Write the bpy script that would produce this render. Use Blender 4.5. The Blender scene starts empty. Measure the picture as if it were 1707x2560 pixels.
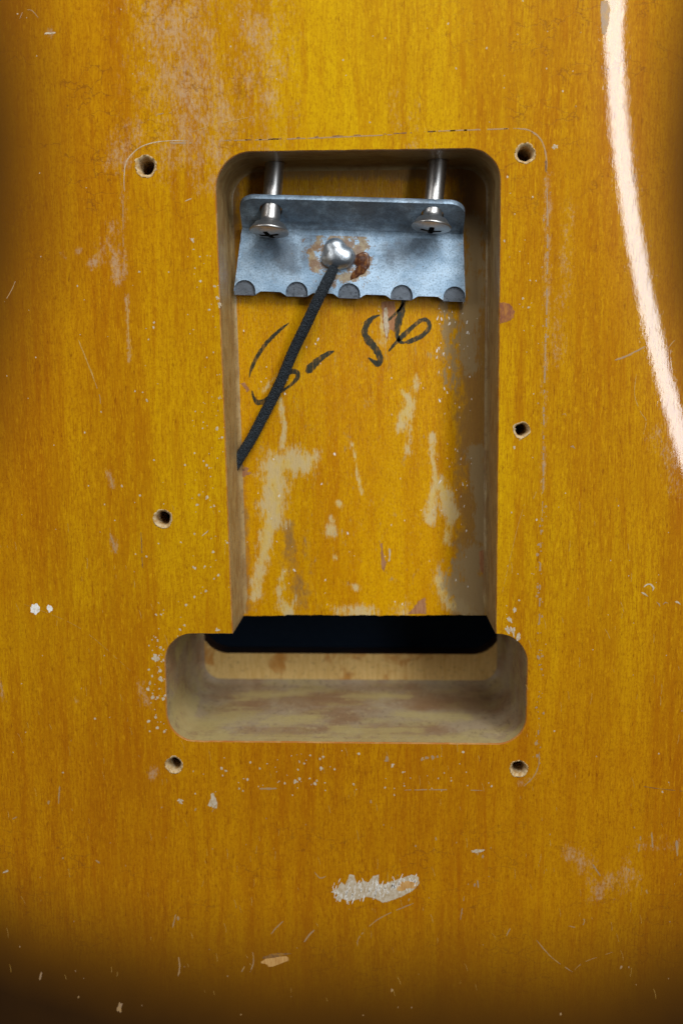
import bpy, math, random
import numpy as np
from mathutils import Vector, Matrix, noise
from mathutils.geometry import delaunay_2d_cdt

random.seed(7)
S = 0.001            # the script thinks in millimetres
BACK = 45.0          # height of the body's back surface over the table (mm)
sc = bpy.context.scene
C = sc.collection

# ------------------------------------------------------------------ camera
FPX, VPX, VPY, D = 2680.0, 950.0, 875.0, 228.0
n = np.array([VPX - 853.5, 1280 - VPY, -FPX]); n /= np.linalg.norm(n)
Zc = -n
Yc = np.array([0, 1.0, 0]) - Zc[1] * Zc; Yc /= np.linalg.norm(Yc)
Xc = np.cross(Yc, Zc)
MW = np.array([Xc, Yc, Zc])                      # camera axes -> world axes
cam_data = bpy.data.cameras.new('camera'); cam = bpy.data.objects.new('camera', cam_data); C.objects.link(cam)
m4 = Matrix([list(MW[0]) + [0], list(MW[1]) + [0], list(MW[2]) + [(D + BACK) * S], [0, 0, 0, 1]])
cam.matrix_world = m4
cam_data.sensor_fit = 'VERTICAL'; cam_data.sensor_height = 36.0
cam_data.lens = 36.0 * FPX / 2560.0
cam_data.clip_start = 0.01; cam_data.clip_end = 20
cam_data.dof.use_dof = True; cam_data.dof.focus_distance = 0.230; cam_data.dof.aperture_fstop = 11
sc.camera = cam

# ------------------------------------------------------------------ studio light
world = bpy.data.worlds.new('World'); sc.world = world; world.use_nodes = True
bg = world.node_tree.nodes['Background']
bg.inputs['Color'].default_value = (0.62, 0.78, 1.0, 1); bg.inputs['Strength'].default_value = 0.038

def area(name, loc, target, sx, sy, power, col):
    l = bpy.data.lights.new(name, 'AREA'); l.shape = 'RECTANGLE'; l.size = sx; l.size_y = sy
    l.energy = power; l.color = col
    o = bpy.data.objects.new(name, l); C.objects.link(o)
    z = (Vector(loc) - Vector(target)).normalized()
    y = Vector((0, 1, 0)); y = (y - z * y.dot(z)).normalized(); x = y.cross(z)
    o.matrix_world = Matrix(((x.x, y.x, z.x, loc[0]), (x.y, y.y, z.y, loc[1]), (x.z, y.z, z.z, loc[2]), (0, 0, 0, 1)))
    return o
area('strip_softbox', (0.40, 0.46, 0.655), (0.03, 0.03, 0.045), 0.14, 1.26, 7.7, (0.94, 0.98, 1.0))
area('top_softbox', (0.10, 0.40, 0.44), (0.0, 0.0, 0.045), 0.24, 0.20, 2.0, (1.0, 0.98, 0.95))
area('side_fill', (-0.62, 0.25, 0.55), (0, -0.02, 0.03), 0.25, 0.5, 1.7, (1.0, 0.97, 0.93))

sc.view_settings.view_transform = 'Standard'; sc.view_settings.look = 'None'
sc.view_settings.exposure = 0.0; sc.view_settings.gamma = 1.0

# ------------------------------------------------------------------ helpers: points
def U(px, py, z=0.0):
    """point of the photograph -> x, y (mm) on the plane z (mm below/above the back surface)"""
    d = MW @ np.array([px - 853.5, 1280 - py, -FPX]); t = (z - D) / d[2]
    return np.array([d[0] * t, d[1] * t])
def UL(pts, z=0.0): return [U(p[0], p[1], z) for p in pts]
def nz(x, y, z=0.0): return noise.noise(Vector((x, y, z)))

def rounded(pts, radii, step=0.6):
    out = []; N = len(pts)
    P = [np.array(p, float) for p in pts]
    for i in range(N):
        r = radii[i]
        if r <= 0 or i in (0, N - 1): out.append(P[i]); continue
        a, b, c = P[i - 1], P[i], P[i + 1]
        u = (a - b) / np.linalg.norm(a - b); v = (c - b) / np.linalg.norm(c - b)
        ang = math.acos(np.clip(u @ v, -1, 1)); t = r / math.tan(ang / 2)
        t = min(t, np.linalg.norm(a - b) * .99, np.linalg.norm(c - b) * .99); r2 = t * math.tan(ang / 2)
        cen = b + (u + v) / np.linalg.norm(u + v) * (r2 / math.sin(ang / 2))
        p0, p1 = b + u * t, b + v * t
        a0 = math.atan2(*(p0 - cen)[::-1]); a1 = math.atan2(*(p1 - cen)[::-1])
        da = (a1 - a0 + math.pi) % (2 * math.pi) - math.pi
        k = max(4, int(abs(da) * r2 / step))
        for q in range(k + 1):
            th = a0 + da * q / k; out.append(cen + r2 * np.array([math.cos(th), math.sin(th)]))
    return out
def resample(pts, step, closed=False):
    pts = [np.array(p, float) for p in pts]
    if closed: pts = pts + [pts[0]]
    out = [pts[0]]
    for a, b in zip(pts, pts[1:]):
        L = np.linalg.norm(b - a)
        if L < 1e-6: continue
        k = max(1, int(round(L / step)))
        for q in range(1, k + 1): out.append(a + (b - a) * q / k)
    if closed: out.pop()
    return out
def smooth_curve(pts, step=0.5, closed=False):
    P = [np.array(p, float) for p in pts]; N = len(P); out = []
    for i in range(N if closed else N - 1):
        if closed: p0, p1, p2, p3 = P[i - 1], P[i], P[(i + 1) % N], P[(i + 2) % N]
        else: p0, p1, p2, p3 = P[max(i - 1, 0)], P[i], P[i + 1], P[min(i + 2, N - 1)]
        k = max(1, int(np.linalg.norm(p2 - p1) / step))
        for q in range(k):
            t = q / k
            out.append(.5 * (2 * p1 + (p2 - p0) * t + (2 * p0 - 5 * p1 + 4 * p2 - p3) * t * t + (3 * p1 - p0 - 3 * p2 + p3) * t ** 3))
    if not closed: out.append(P[-1])
    return out
def inside(poly, pts):
    poly = np.array(poly); x, y = pts[:, 0], pts[:, 1]; c = np.zeros(len(pts), bool)
    x0, y0 = poly[:, 0], poly[:, 1]; x1, y1 = np.roll(x0, -1), np.roll(y0, -1)
    for a, b, e, f in zip(x0, y0, x1, y1):
        if b == f: continue
        hit = ((b > y) != (f > y)); c ^= hit & (x < (e - a) * (y - b) / (f - b) + a)
    return c
def seg_dist(pts, a, b):
    a = np.array(a); b = np.array(b); d = b - a; L = d @ d
    t = np.clip(((pts - a) @ d) / L, 0, 1) if L > 0 else np.zeros(len(pts))
    return np.linalg.norm(pts - a - t[:, None] * d, axis=1)
def poly_dist(poly, pts):
    r = np.full(len(pts), 1e9)
    for i in range(len(poly)): r = np.minimum(r, seg_dist(pts, poly[i - 1], poly[i]))
    return r
def cdt(outer, holes=(), grid=None, clear=0.35):
    """triangles of outer minus holes, with extra interior points"""
    vs = []; es = []
    for lp in [outer] + list(holes):
        k = len(vs); m = len(lp); vs += [Vector((p[0], p[1])) for p in lp]
        es += [(k + i, k + (i + 1) % m) for i in range(m)]
    if grid is not None and len(grid):
        g = np.array(grid); ok = inside(outer, g)
        near = np.zeros(len(g), bool)
        for h in holes: ok &= ~inside(h, g)
        for lp in [outer] + list(holes):
            a = np.array(lp); lo, hi = a.min(0) - 1, a.max(0) + 1
            box = np.all((g > lo) & (g < hi), axis=1) & ok
            idx = np.where(box)[0]
            if len(idx) and clear > 0:
                dd = np.full(len(idx), 1e9)
                for i in range(len(a)):
                    pa, pb = a[i - 1], a[i]
                    sel = np.all((g[idx] > np.minimum(pa, pb) - clear) & (g[idx] < np.maximum(pa, pb) + clear), axis=1)
                    if sel.any(): dd[sel] = np.minimum(dd[sel], seg_dist(g[idx][sel], pa, pb))
                ok[idx[dd < clear]] = False
        vs += [Vector((p[0], p[1])) for p in g[ok]]
    v, e, f, *_ = delaunay_2d_cdt(vs, es, [], 0, 1e-7)
    v = np.array([(p.x, p.y) for p in v]); f = np.array([t for t in f if len(t) == 3])
    cen = v[f].mean(axis=1); ok = inside(outer, cen)
    for h in holes: ok &= ~inside(h, cen)
    f = f[ok]
    d1 = v[f[:, 1]] - v[f[:, 0]]; d2 = v[f[:, 2]] - v[f[:, 0]]
    flip = d1[:, 0] * d2[:, 1] - d1[:, 1] * d2[:, 0] < 0
    f[flip] = f[flip][:, ::-1]
    return v, f
def jgrid(x0, x1, y0, y1, step, j=0.2):
    xs = np.arange(x0, x1, step); ys = np.arange(y0, y1, step); g = np.array(np.meshgrid(xs, ys)).reshape(2, -1).T
    rng = np.random.default_rng(int(abs(x0 * 13 + y1 * 7)) + 1)
    return g + rng.uniform(-j, j, g.shape) * step

class MB:
    """collects geometry (mm, z measured from the back surface) of ONE mesh object"""
    def __init__(s): s.v = []; s.f = []; s.m = []; s.sm = []
    def add(s, verts, faces, mat=0, smooth=True):
        k = len(s.v); s.v += [tuple(map(float, p)) for p in verts]
        for f in faces: s.f.append(tuple(int(i) + k for i in f)); s.m.append(mat); s.sm.append(smooth)
        return k
    def loft(s, rings, mat=0, closed=True, smooth=True, flip=False):
        N = len(rings[0]); fs = []
        for r in range(len(rings) - 1):
            for i in range(N if closed else N - 1):
                j = (i + 1) % N; q = (r * N + i, r * N + j, (r + 1) * N + j, (r + 1) * N + i)
                fs.append(q[::-1] if flip else q)
        s.add([p for r in rings for p in r], fs, mat, smooth)
    def build(s, name, mats, parent=None, loc=None, up=True):
        me = bpy.data.meshes.new(name)
        a = np.array(s.v) * S
        if up: a[:, 2] += BACK * S
        if loc is not None: a = a - np.array(loc)
        me.from_pydata(a.tolist(), [], s.f)
        for mt in (mats if isinstance(mats, (list, tuple)) else [mats]): me.materials.append(mt)
        me.polygons.foreach_set('material_index', s.m); me.polygons.foreach_set('use_smooth', s.sm); me.update()
        o = bpy.data.objects.new(name, me); C.objects.link(o); o.parent = parent
        return o
def attr(o, name, vals):
    a = o.data.attributes.new(name, 'FLOAT', 'POINT'); a.data.foreach_set('value', np.asarray(vals, dtype=np.float32))
def tag(o, label, cat, group=None, kind=None):
    o['label'] = label; o['category'] = cat
    if group: o['group'] = group
    if kind: o['kind'] = kind
def empty(name, loc, label, cat, group=None):
    o = bpy.data.objects.new(name, None); C.objects.link(o); o.location = loc; o.empty_display_size = 0.01
    tag(o, label, cat, group); return o

# ------------------------------------------------------------------ helpers: materials
class NT:
    def __init__(s, name):
        s.mat = bpy.data.materials.new(name); s.mat.use_nodes = True; s.t = s.mat.node_tree
        s.p = s.t.nodes['Principled BSDF']
    def n(s, typ, **kw):
        nd = s.t.nodes.new(typ)
        for k, v in kw.items(): setattr(nd, k, v)
        return nd
    def set(s, sock, v):
        if isinstance(v, bpy.types.NodeSocket): s.t.links.new(v, sock)
        elif isinstance(v, tuple) and len(v) == 3 and sock.type == 'RGBA': sock.default_value = v + (1,)
        else: sock.default_value = v
    def coords(s):
        if not hasattr(s, '_c'):
            tc = s.n('ShaderNodeTexCoord'); m = s.n('ShaderNodeMapping'); s.set(m.inputs['Vector'], tc.outputs['Object'])
            m.inputs['Scale'].default_value = (1000, 1000, 1000); s._c = m.outputs[0]
        return s._c
    def map(s, sc, loc=(0, 0, 0), rot=(0, 0, 0), v=None):
        m = s.n('ShaderNodeMapping'); s.set(m.inputs['Vector'], v or s.coords()); m.inputs['Scale'].default_value = sc
        m.inputs['Location'].default_value = loc; m.inputs['Rotation'].default_value = rot; return m.outputs[0]
    def noise(s, sc, detail=3, rough=.55, loc=(0, 0, 0), rot=(0, 0, 0), dist=0.0, v=None):
        t = s.n('ShaderNodeTexNoise'); s.set(t.inputs['Vector'], s.map(sc, loc, rot, v)); t.inputs['Scale'].default_value = 1
        t.inputs['Detail'].default_value = detail; t.inputs['Roughness'].default_value = rough; t.inputs['Distortion'].default_value = dist
        return t.outputs['Fac']
    def m(s, op, a, b=0.0, clamp=False):
        x = s.n('ShaderNodeMath', operation=op, use_clamp=clamp); s.set(x.inputs[0], a); s.set(x.inputs[1], b); return x.outputs[0]
    def rng(s, v, a, b, c=0.0, d=1.0, smooth=True):
        x = s.n('ShaderNodeMapRange'); x.interpolation_type = 'SMOOTHSTEP' if smooth else 'LINEAR'
        s.set(x.inputs[0], v)
        for i, q in enumerate((a, b, c, d)): x.inputs[1 + i].default_value = q
        return x.outputs[0]
    def mix(s, f, a, b, mode='MIX'):
        x = s.n('ShaderNodeMix', data_type='RGBA', blend_type=mode); s.set(x.inputs[0], f); s.set(x.inputs[6], a); s.set(x.inputs[7], b); return x.outputs[2]
    def at(s, name):
        x = s.n('ShaderNodeAttribute'); x.attribute_name = name; return x.outputs['Fac']
    def bump(s, h, strength=.3, dist=.0001, prev=None):
        x = s.n('ShaderNodeBump'); x.inputs['Strength'].default_value = strength; x.inputs['Distance'].default_value = dist
        s.set(x.inputs['Height'], h)
        if prev: s.set(x.inputs['Normal'], prev)
        return x.outputs[0]
    def out(s, col, rough=.5, metal=0.0, normal=None, coat=0.0, coat_rough=.1, coat_normal=None, spec=.5, coat_ior=1.5):
        p = s.p; s.set(p.inputs['Base Color'], col); s.set(p.inputs['Roughness'], rough); s.set(p.inputs['Metallic'], metal)
        if normal: s.set(p.inputs['Normal'], normal)
        s.set(p.inputs['Coat Weight'], coat); s.set(p.inputs['Coat Roughness'], coat_rough); p.inputs['Coat IOR'].default_value = coat_ior
        if coat_normal: s.set(p.inputs['Coat Normal'], coat_normal)
        p.inputs['Specular IOR Level'].default_value = spec
        return s.mat

def wood(t, seed=0.0):
    """amber stained alder: returns colour, fine height"""
    L = (seed, seed * .7, 0)
    broad = t.noise((.10, .005, .02), 3, .55, L, (0, 0, .02))
    mid = t.noise((.60, .045, .02), 4, .62, L, (0, 0, .02), .25)
    fine = t.noise((4.2, .26, .1), 4, .7, L)
    pore = t.noise((3.0, .42, .1), 2, .5, (seed + 9, 3, 0))
    mott = t.noise((.09, .06, .02), 4, .6, L)
    grit = t.noise((2.9, 1.6, .1), 4, .8, (seed, 5, 0))
    c = t.mix(t.rng(broad, .36, .64), (.61, .372, .0008), (.49, .245, .0006))
    c = t.mix(t.m('MULTIPLY', t.rng(mid, .40, .72), .42), c, (.66, .450, .0008))
    c = t.mix(t.m('MULTIPLY', t.rng(mid, .50, .32, 0, 1), .28), c, (.40, .150, .0008))
    c = t.mix(t.m('MULTIPLY', t.rng(fine, .42, .66), t.rng(t.noise((.045, .014, .02), 3, .6, (seed + 40, 2, 0)), .35, .65, .30, .74)), c, (.36, .140, .0010))
    c = t.mix(t.m('MULTIPLY', t.rng(grit, .46, .64), .62), c, (.34, .140, .0012))
    lite = t.noise((3.4, .5, .1), 3, .6, (seed + 21, 13, 0)); c = t.mix(t.m('MULTIPLY', t.rng(lite, .55, .68), .55), c, (.72, .46, .004))
    c = t.mix(t.m('MULTIPLY', t.rng(pore, .62, .76), .55), c, (.19, .050, .002))
    c = t.mix(t.m('MULTIPLY', t.rng(mott, .45, .75), .35), c, (.46, .235, .0010))
    fig = t.noise((.42, .034, .02), 4, .6, (seed + 3, 17, 0), (0, 0, .04), .9); c = t.mix(t.m('MULTIPLY', t.rng(fig, .57, .70), .36), c, (.40, .150, .0008))
    h = t.m('SUBTRACT', fine, t.m('MULTIPLY', t.rng(pore, .58, .72), .8))
    return c, h

def mat_back():
    t = NT('amber_lacquered_wood'); c, h = wood(t)
    c = t.mix(t.at('amber'), c, (.80, .57, .6), 'MULTIPLY')
    # worn, hazy lacquer, plus a painted glow where the contour highlight fades
    sc_ = t.at('scuff_glow'); sn = t.noise((.42, .20, .1), 6, .74, (4, 4, 0), (0, 0, -.25)); sn2 = t.noise((2.6, 1.2, .1), 4, .7)
    haze = t.rng(t.m('ADD', t.m('MULTIPLY', sc_, .40), t.m('ADD', t.m('MULTIPLY', sn, 1.3), t.m('MULTIPLY', sn2, 1.3))), 1.46, 1.95)
    haze = t.m('MULTIPLY', haze, t.rng(sc_, .02, .25))
    c = t.mix(t.m('MULTIPLY', haze, .58), c, (.45, .33, .22))
    # checking of the old lacquer
    v = t.n('ShaderNodeTexVoronoi', feature='DISTANCE_TO_EDGE'); dv = t.n('ShaderNodeVectorMath', operation='ADD')
    nn = t.n('ShaderNodeTexNoise'); t.set(nn.inputs['Vector'], t.map((.4, .4, .4))); nn.inputs['Scale'].default_value = 1; nn.inputs['Detail'].default_value = 3
    sv = t.n('ShaderNodeVectorMath', operation='SCALE'); t.set(sv.inputs[0], nn.outputs['Color']); sv.inputs[3].default_value = 1.1
    t.set(dv.inputs[0], t.map((.16, .30, .2))); t.set(dv.inputs[1], sv.outputs[0]); t.set(v.inputs['Vector'], dv.outputs[0]); v.inputs['Scale'].default_value = 1
    cr = t.m('MULTIPLY', t.rng(v.outputs['Distance'], .0, .035, 1, 0), t.rng(t.noise((.10, .13, .1), 2, .5, (8, 1, 0)), .48, .62))
    cr = t.m('MULTIPLY', cr, t.at('check'))
    c = t.mix(t.m('MULTIPLY', cr, .5), c, (.16, .05, .006))
    # sunburst edge
    b = t.m('ADD', t.at('burst'), t.m('MULTIPLY', t.m('SUBTRACT', t.noise((.05, .03, .1), 3, .6), .5), .10))
    c = t.mix(t.rng(b, .18, .88), c, (.135, .050, .0015)); c = t.mix(t.rng(b, .55, 1.2), c, (.006, .0032, .002))
    # reddish knot beside the cavity
    lac = t.noise((.5, .35, .3), 4, .6)
    bn = t.bump(h, .16, .00012); bn2 = t.bump(lac, .05, .0005, t.bump(h, .035, .0001))
    bn = t.bump(cr, .25, -.00006, bn)
    rough = t.m('ADD', .36, t.m('MULTIPLY', haze, .25))
    return t.out(c, rough, 0, bn, t.m('SUBTRACT', 1.0, t.m('MULTIPLY', haze, .5)), t.m('ADD', .02, t.m('MULTIPLY', haze, .25)), bn2, .05, 1.55)

def mat_floor():
    t = NT('cavity_floor_wood'); c, h = wood(t, 31.0)
    c = t.mix(1.0, c, (1.0, .84, .7), 'MULTIPLY')
    g = t.noise((3.4, .42, .2), 5, .75, (2, 2, 0)); g2 = t.noise((.42, .22, .2), 5, .7, (5, 0, 0))
    br = t.m('ADD', t.at('brown'), t.m('MULTIPLY', t.m('SUBTRACT', g2, .5), 1.8))
    c = t.mix(t.m('MULTIPLY', t.rng(br, .05, .60), t.rng(t.at('brown'), .0, .2, 0, .80)), c, (.23, .125, .042))
    pf = t.m('ADD', t.at('pale'), t.m('ADD', t.m('MULTIPLY', t.m('SUBTRACT', g, .5), 3.0), t.m('MULTIPLY', t.m('SUBTRACT', g2, .5), 3.0)))
    pale = t.m('MULTIPLY', t.rng(pf, .0, .62), t.rng(t.at('pale'), -.75, -.25))
    c = t.mix(t.m('MULTIPLY', pale, .86), c, t.mix(t.rng(g2, .4, .6), (.58, .43, .14), (.54, .42, .21)))
    kf = t.m('ADD', t.at('khaki'), t.m('ADD', t.m('MULTIPLY', t.m('SUBTRACT', g, .5), 2.2), t.m('MULTIPLY', t.m('SUBTRACT', g2, .5), 2.6)))
    c = t.mix(t.m('MULTIPLY', t.rng(kf, .0, .30), t.rng(t.at('khaki'), -.75, -.2, 0, .85)), c, (.30, .215, .105))
    spark = t.noise((3.2, 1.1, 1), 2, .5, (7, 7, 0))
    bn = t.bump(t.m('ADD', h, t.m('MULTIPLY', spark, .8)), .38, .0002)
    return t.out(c, t.m('ADD', .30, t.m('MULTIPLY', pale, .3)), 0, bn, .22, .16, None, .15)

def mat_wall(name, base, blot, pale, sx=.06):
    t = NT(name)
    st = t.noise((sx, sx, 1.3), 5, .7); n2 = t.noise((.16, .16, .3), 5, .7, (3, 3, 3)); n3 = t.noise((.9, .9, 1.0), 5, .75)
    c = t.mix(t.rng(n2, .42, .62), base, blot)
    c = t.mix(t.m('MULTIPLY', t.rng(st, .52, .70), .7), c, pale)
    c = t.mix(t.m('MULTIPLY', t.rng(n3, .52, .68), .6), c, tuple(x * .38 for x in base))
    bn = t.bump(t.m('ADD', st, t.m('MULTIPLY', n3, .5)), .35, .0002)
    return t.out(c, .55, 0, bn, .12, .25, None, .35)

def mat_block():
    t = NT('block_cavity_paint')
    n1 = t.noise((.07, .12, .07), 3, .55, (1, 5, 2)); n2 = t.noise((.09, .22, .14), 5, .6, (7, 2, 9)); n3 = t.noise((.8, 1.0, .5), 6, .8)
    st = t.noise((.05, .5, .8), 5, .7)
    c = t.mix(t.rng(n1, .38, .64), (.31, .235, .145), (.24, .145, .075))
    c = t.mix(t.m('MULTIPLY', t.rng(n2, .46, .66), .62), c, (.36, .28, .11))
    c = t.mix(t.m('MULTIPLY', t.rng(st, .52, .70), .50), c, (.32, .245, .17))
    c = t.mix(t.m('MULTIPLY', t.rng(n3, .50, .66), .62), c, (.13, .085, .045))
    n5 = t.noise((.5, .6, .35), 5, .75, (9, 9, 1)); c = t.mix(t.m('MULTIPLY', t.rng(n5, .56, .68), .55), c, (.42, .33, .17))
    nb = t.noise((.35, .5, .3), 6, .75, (3, 1, 8)); k_ = t.m('MULTIPLY', t.m('SUBTRACT', nb, .5), 2.6)
    c = t.mix(t.m('MULTIPLY', t.rng(t.m('ADD', t.at('brown'), k_), -.1, .7), .55), c, (.215, .115, .050))
    c = t.mix(t.m('MULTIPLY', t.rng(t.m('ADD', t.at('tan'), t.m('ADD', k_, t.m('MULTIPLY', t.m('SUBTRACT', st, .5), 2.0))), -.1, .8), .60), c, (.41, .325, .125))
    return t.out(c, .6, 0, t.bump(t.m('ADD', n3, st), .3, .0003), .05, .3, None, .3)
def mat_ledge():
    t = NT('bare_ledge_wood')
    n1 = t.noise((.14, .12, .1), 4, .6, (2, 8, 0), dist=.5); g = t.noise((1.6, .2, .3), 4, .6); n3 = t.noise((.8, 1.0, 1.0), 5, .75)
    c = t.mix(t.rng(g, .35, .7), (.68, .46, .17), (.58, .36, .11))
    c = t.mix(t.m('MULTIPLY', t.rng(n1, .54, .66), .8), c, (.42, .16, .015))
    c = t.mix(t.m('MULTIPLY', t.rng(n3, .54, .68), .6), c, (.20, .12, .05))
    return t.out(c, .6, 0, t.bump(g, .2, .0002), .05, .3, None, .3)
def mat_plain(name, a, b, sc=(1.5, .4, 1.5), rough=.6, bump=.2, coat=0.0, metal=0.0, lo=.4, hi=.65):
    t = NT(name); g = t.noise(sc, 4, .65); c = t.mix(t.rng(g, lo, hi), a, b)
    return t.out(c, rough, metal, t.bump(g, bump, .0001), coat, .15, None, .35)

def mat_claw():
    t = NT('galvanised_steel')
    n1 = t.noise((.16, .2, .2), 4, .6); n2 = t.noise((2.6, 2.6, 2.6), 3, .7); n3 = t.noise((5.2, 5.2, 5.2), 2, .6, (3, 1, 0)); n4 = t.noise((.6, .6, .6), 4, .7, (6, 0, 2))
    c = t.mix(t.rng(n1, .38, .65), (.31, .455, .61), (.50, .67, .84))
    c = t.mix(t.m('MULTIPLY', t.rng(n2, .47, .66), .58), c, (.14, .205, .28))
    c = t.mix(t.m('MULTIPLY', t.rng(n4, .56, .70), .40), c, (.55, .65, .74))
    c = t.mix(t.m('MULTIPLY', t.rng(n3, .64, .74), .65), c, (.06, .07, .085))
    scr = t.noise((.22, 5.5, 1), 3, .6, (1, 2, 0), (0, 0, .9)); c = t.mix(t.m('MULTIPLY', t.rng(scr, .64, .74), .5), c, (.10, .12, .15))
    rust = t.rng(t.noise((1.3, 1.3, 1.3), 2, .5, (12, 4, 0)), .745, .78); c = t.mix(t.m('MULTIPLY', rust, .8), c, (.20, .07, .02))
    sm = t.rng(t.m('ADD', t.at('painted_shade'), t.m('MULTIPLY', t.m('SUBTRACT', n4, .5), .9)), .0, .7); c = t.mix(t.m('MULTIPLY', sm, .72), c, (.070, .080, .095))  # shade painted into the steel colour, broken up by noise
    fl = t.m('ADD', t.at('flux'), t.m('ADD', t.m('MULTIPLY', t.m('SUBTRACT', n4, .5), 2.6), t.m('MULTIPLY', t.m('SUBTRACT', n2, .5), 1.4)))
    f1 = t.rng(fl, -.02, .30); c = t.mix(t.m('MULTIPLY', f1, .85), c, t.mix(t.rng(n4, .40, .58), (.36, .25, .10), (.22, .105, .022)))
    edge = t.m('MULTIPLY', t.rng(fl, .02, .10), t.rng(fl, .12, .24, 1, 0)); c = t.mix(t.m('MULTIPLY', edge, .5), c, (.26, .13, .03))
    return t.out(c, t.m('ADD', .42, t.m('MULTIPLY', n2, .22)), t.m('SUBTRACT', .45, t.m('MULTIPLY', f1, .4)), t.bump(t.m('ADD', n2, t.m('MULTIPLY', n4, .8)), .28, .0002), 0, .1, None, .45)
def mat_metal(name, col, rough, dark, sc=1.2, amt=.5, bump=.05):
    t = NT(name); a = t.noise((sc, sc, sc), 4, .7); b = t.noise((sc * 4, sc * 4, sc * 4), 2, .6, (3, 3, 3))
    c = t.mix(t.m('MULTIPLY', t.rng(a, .5, .72), amt), col, dark); c = t.mix(t.m('MULTIPLY', t.rng(b, .62, .75), amt), c, dark)
    return t.out(c, t.m('ADD', rough, t.m('MULTIPLY', a, .12)), 1.0, t.bump(b, bump, .0001))
def mat_cloth():
    t = NT('black_woven_cloth')
    w = t.n('ShaderNodeTexVoronoi'); t.set(w.inputs['Vector'], t.map((3.0, 3.0, 3.0))); w.inputs['Scale'].default_value = 1
    nn = t.noise((4.5, 4.5, 4.5), 3, .7)
    c = t.mix(t.rng(nn, .42, .72), (.010, .013, .017), (.060, .078, .095))
    return t.out(c, .85, 0, t.bump(t.m('ADD', w.outputs['Distance'], nn), .9, .0004), 0, .1, None, .25)
def mat_ink():
    t = NT('faded_black_ink'); g = t.noise((3.0, .35, 1), 4, .7, (2, 0, 0)); g2 = t.noise((.8, .8, .8), 3, .6)
    f = t.rng(t.m('ADD', g, t.m('MULTIPLY', t.m('SUBTRACT', g2, .5), .6)), .50, .66)
    return t.out(t.mix(t.m('MULTIPLY', f, .62), (.022, .021, .008), (.30, .14, .008)), .45, 0, t.bump(g, .3, .0001), .2, .2)

M = dict(back=mat_back(), floor=mat_floor(),
    wall=mat_wall('cavity_wall_paint', (.33, .220, .088), (.24, .135, .045), (.50, .41, .24)),
    block=mat_block(), ledge=mat_ledge(),
    edge=mat_plain('lacquer_edge', (.36, .125, .020), (.42, .22, .07), (.3, .3, .3), .4, .1, .5),
    raw=mat_plain('bare_drilled_wood', (.52, .39, .22), (.38, .22, .07), (1.6, 1.6, .6), .75, .4),
    front=mat_plain('dark_front_lacquer', (.03, .015, .008), (.05, .022, .009), (.2, .02, .2), .35, .05, .8),
    claw=mat_claw(), hook=mat_metal('worn_hook_steel', (.22, .25, .29), .52, (.035, .04, .05), 1.1, .85, .5),
    chrome=mat_metal('nickel_plated_steel', (.54, .53, .52), .32, (.17, .16, .14), 1.9, .7),
    recess=mat_plain('dark_recess_steel', (.03, .028, .025), (.09, .08, .07), (2, 2, 2), .5, .2, 0, .6),  # darker steel tone inside the cross recess
    solder=mat_metal('solder', (.48, .53, .58), .33, (.12, .12, .12), 1.0, .7, .35),
    flux=mat_plain('amber_flux', (.055, .014, .004), (.19, .075, .018), (1.1, 1.1, 1.1), .38, .6, .45),
    cloth=mat_cloth(), ink=mat_ink(),
    pale=mat_plain('exposed_primer', (.50, .42, .31), (.38, .28, .16), (1.6, 1.0, 1), .7, .4),
    white=mat_plain('white_chip_glint', (.78, .76, .72), (.60, .55, .48), (2.2, 1.2, 1), .65, .5),  # colours the white chips and the painted floor glints
    lilac=mat_plain('greyish_wear', (.31, .20, .115), (.40, .23, .07), (1.2, .7, 1), .6, .2, .2),
    dirt=mat_plain('dark_dirt_line', (.15, .070, .030), (.32, .15, .02), (1.0, 1.0, 1), .6, .2),
    scratch=mat_plain('pale_scratch', (.42, .22, .03), (.50, .32, .10), (1.5, 1.5, 1), .5, .2, .2),
    knot=mat_plain('reddish_torn_wood', (.20, .060, .020), (.34, .13, .018), (.9, .35, 1), .5, .4, .3),
    torn=mat_plain('torn_pinkish_wood', (.36, .17, .07), (.26, .10, .035), (2.6, .35, 1), .6, .5),
    bare=mat_plain('bare_orange_wood', (.55, .31, .10), (.42, .20, .05), (2.5, .3, 1), .6, .3),
    table=mat_plain('black_table_cloth', (.0055, .0105, .019), (.0065, .0120, .021), (.5, .5, .5), .95, .1))
M['table'].node_tree.nodes['Principled BSDF'].inputs['Specular IOR Level'].default_value = .05

# ------------------------------------------------------------------ table
mb = MB(); mb.add([(-900, -900, -BACK - .6), (900, -900, -BACK - .6), (900, 900, -BACK - .6), (-900, 900, -BACK - .6)], [(0, 1, 2, 3)])
o = mb.build('table_top', M['table']); o['kind'] = 'structure'; o['label'] = 'black cloth covered table seen dark through the slot'; 

# ------------------------------------------------------------------ guitar body
body = empty('guitar_body', (0, 0, 0), 'amber sunburst wooden guitar body, back side up, with routed cavities and screw holes', 'guitar body')

CXO = -6.0
OUT = [(0, -190), (-60, -187), (-110, -170), (-148, -132), (-160, -85), (-150, -40), (-128, 0), (-116, 32), (-117, 62), (-128, 98), (-139, 135),
       (-136, 165), (-115, 174), (-88, 150), (-60, 122), (-36, 113), (-28, 116), (28, 116), (36, 124), (62, 150), (92, 195), (118, 212), (143, 190), (148, 140),
       (134, 82), (121, 42), (128, 8), (150, -42), (160, -90), (148, -132), (110, -168), (60, -187)]
outline = smooth_curve([(x + CXO, y) for x, y in OUT], 4.0, True)

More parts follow.
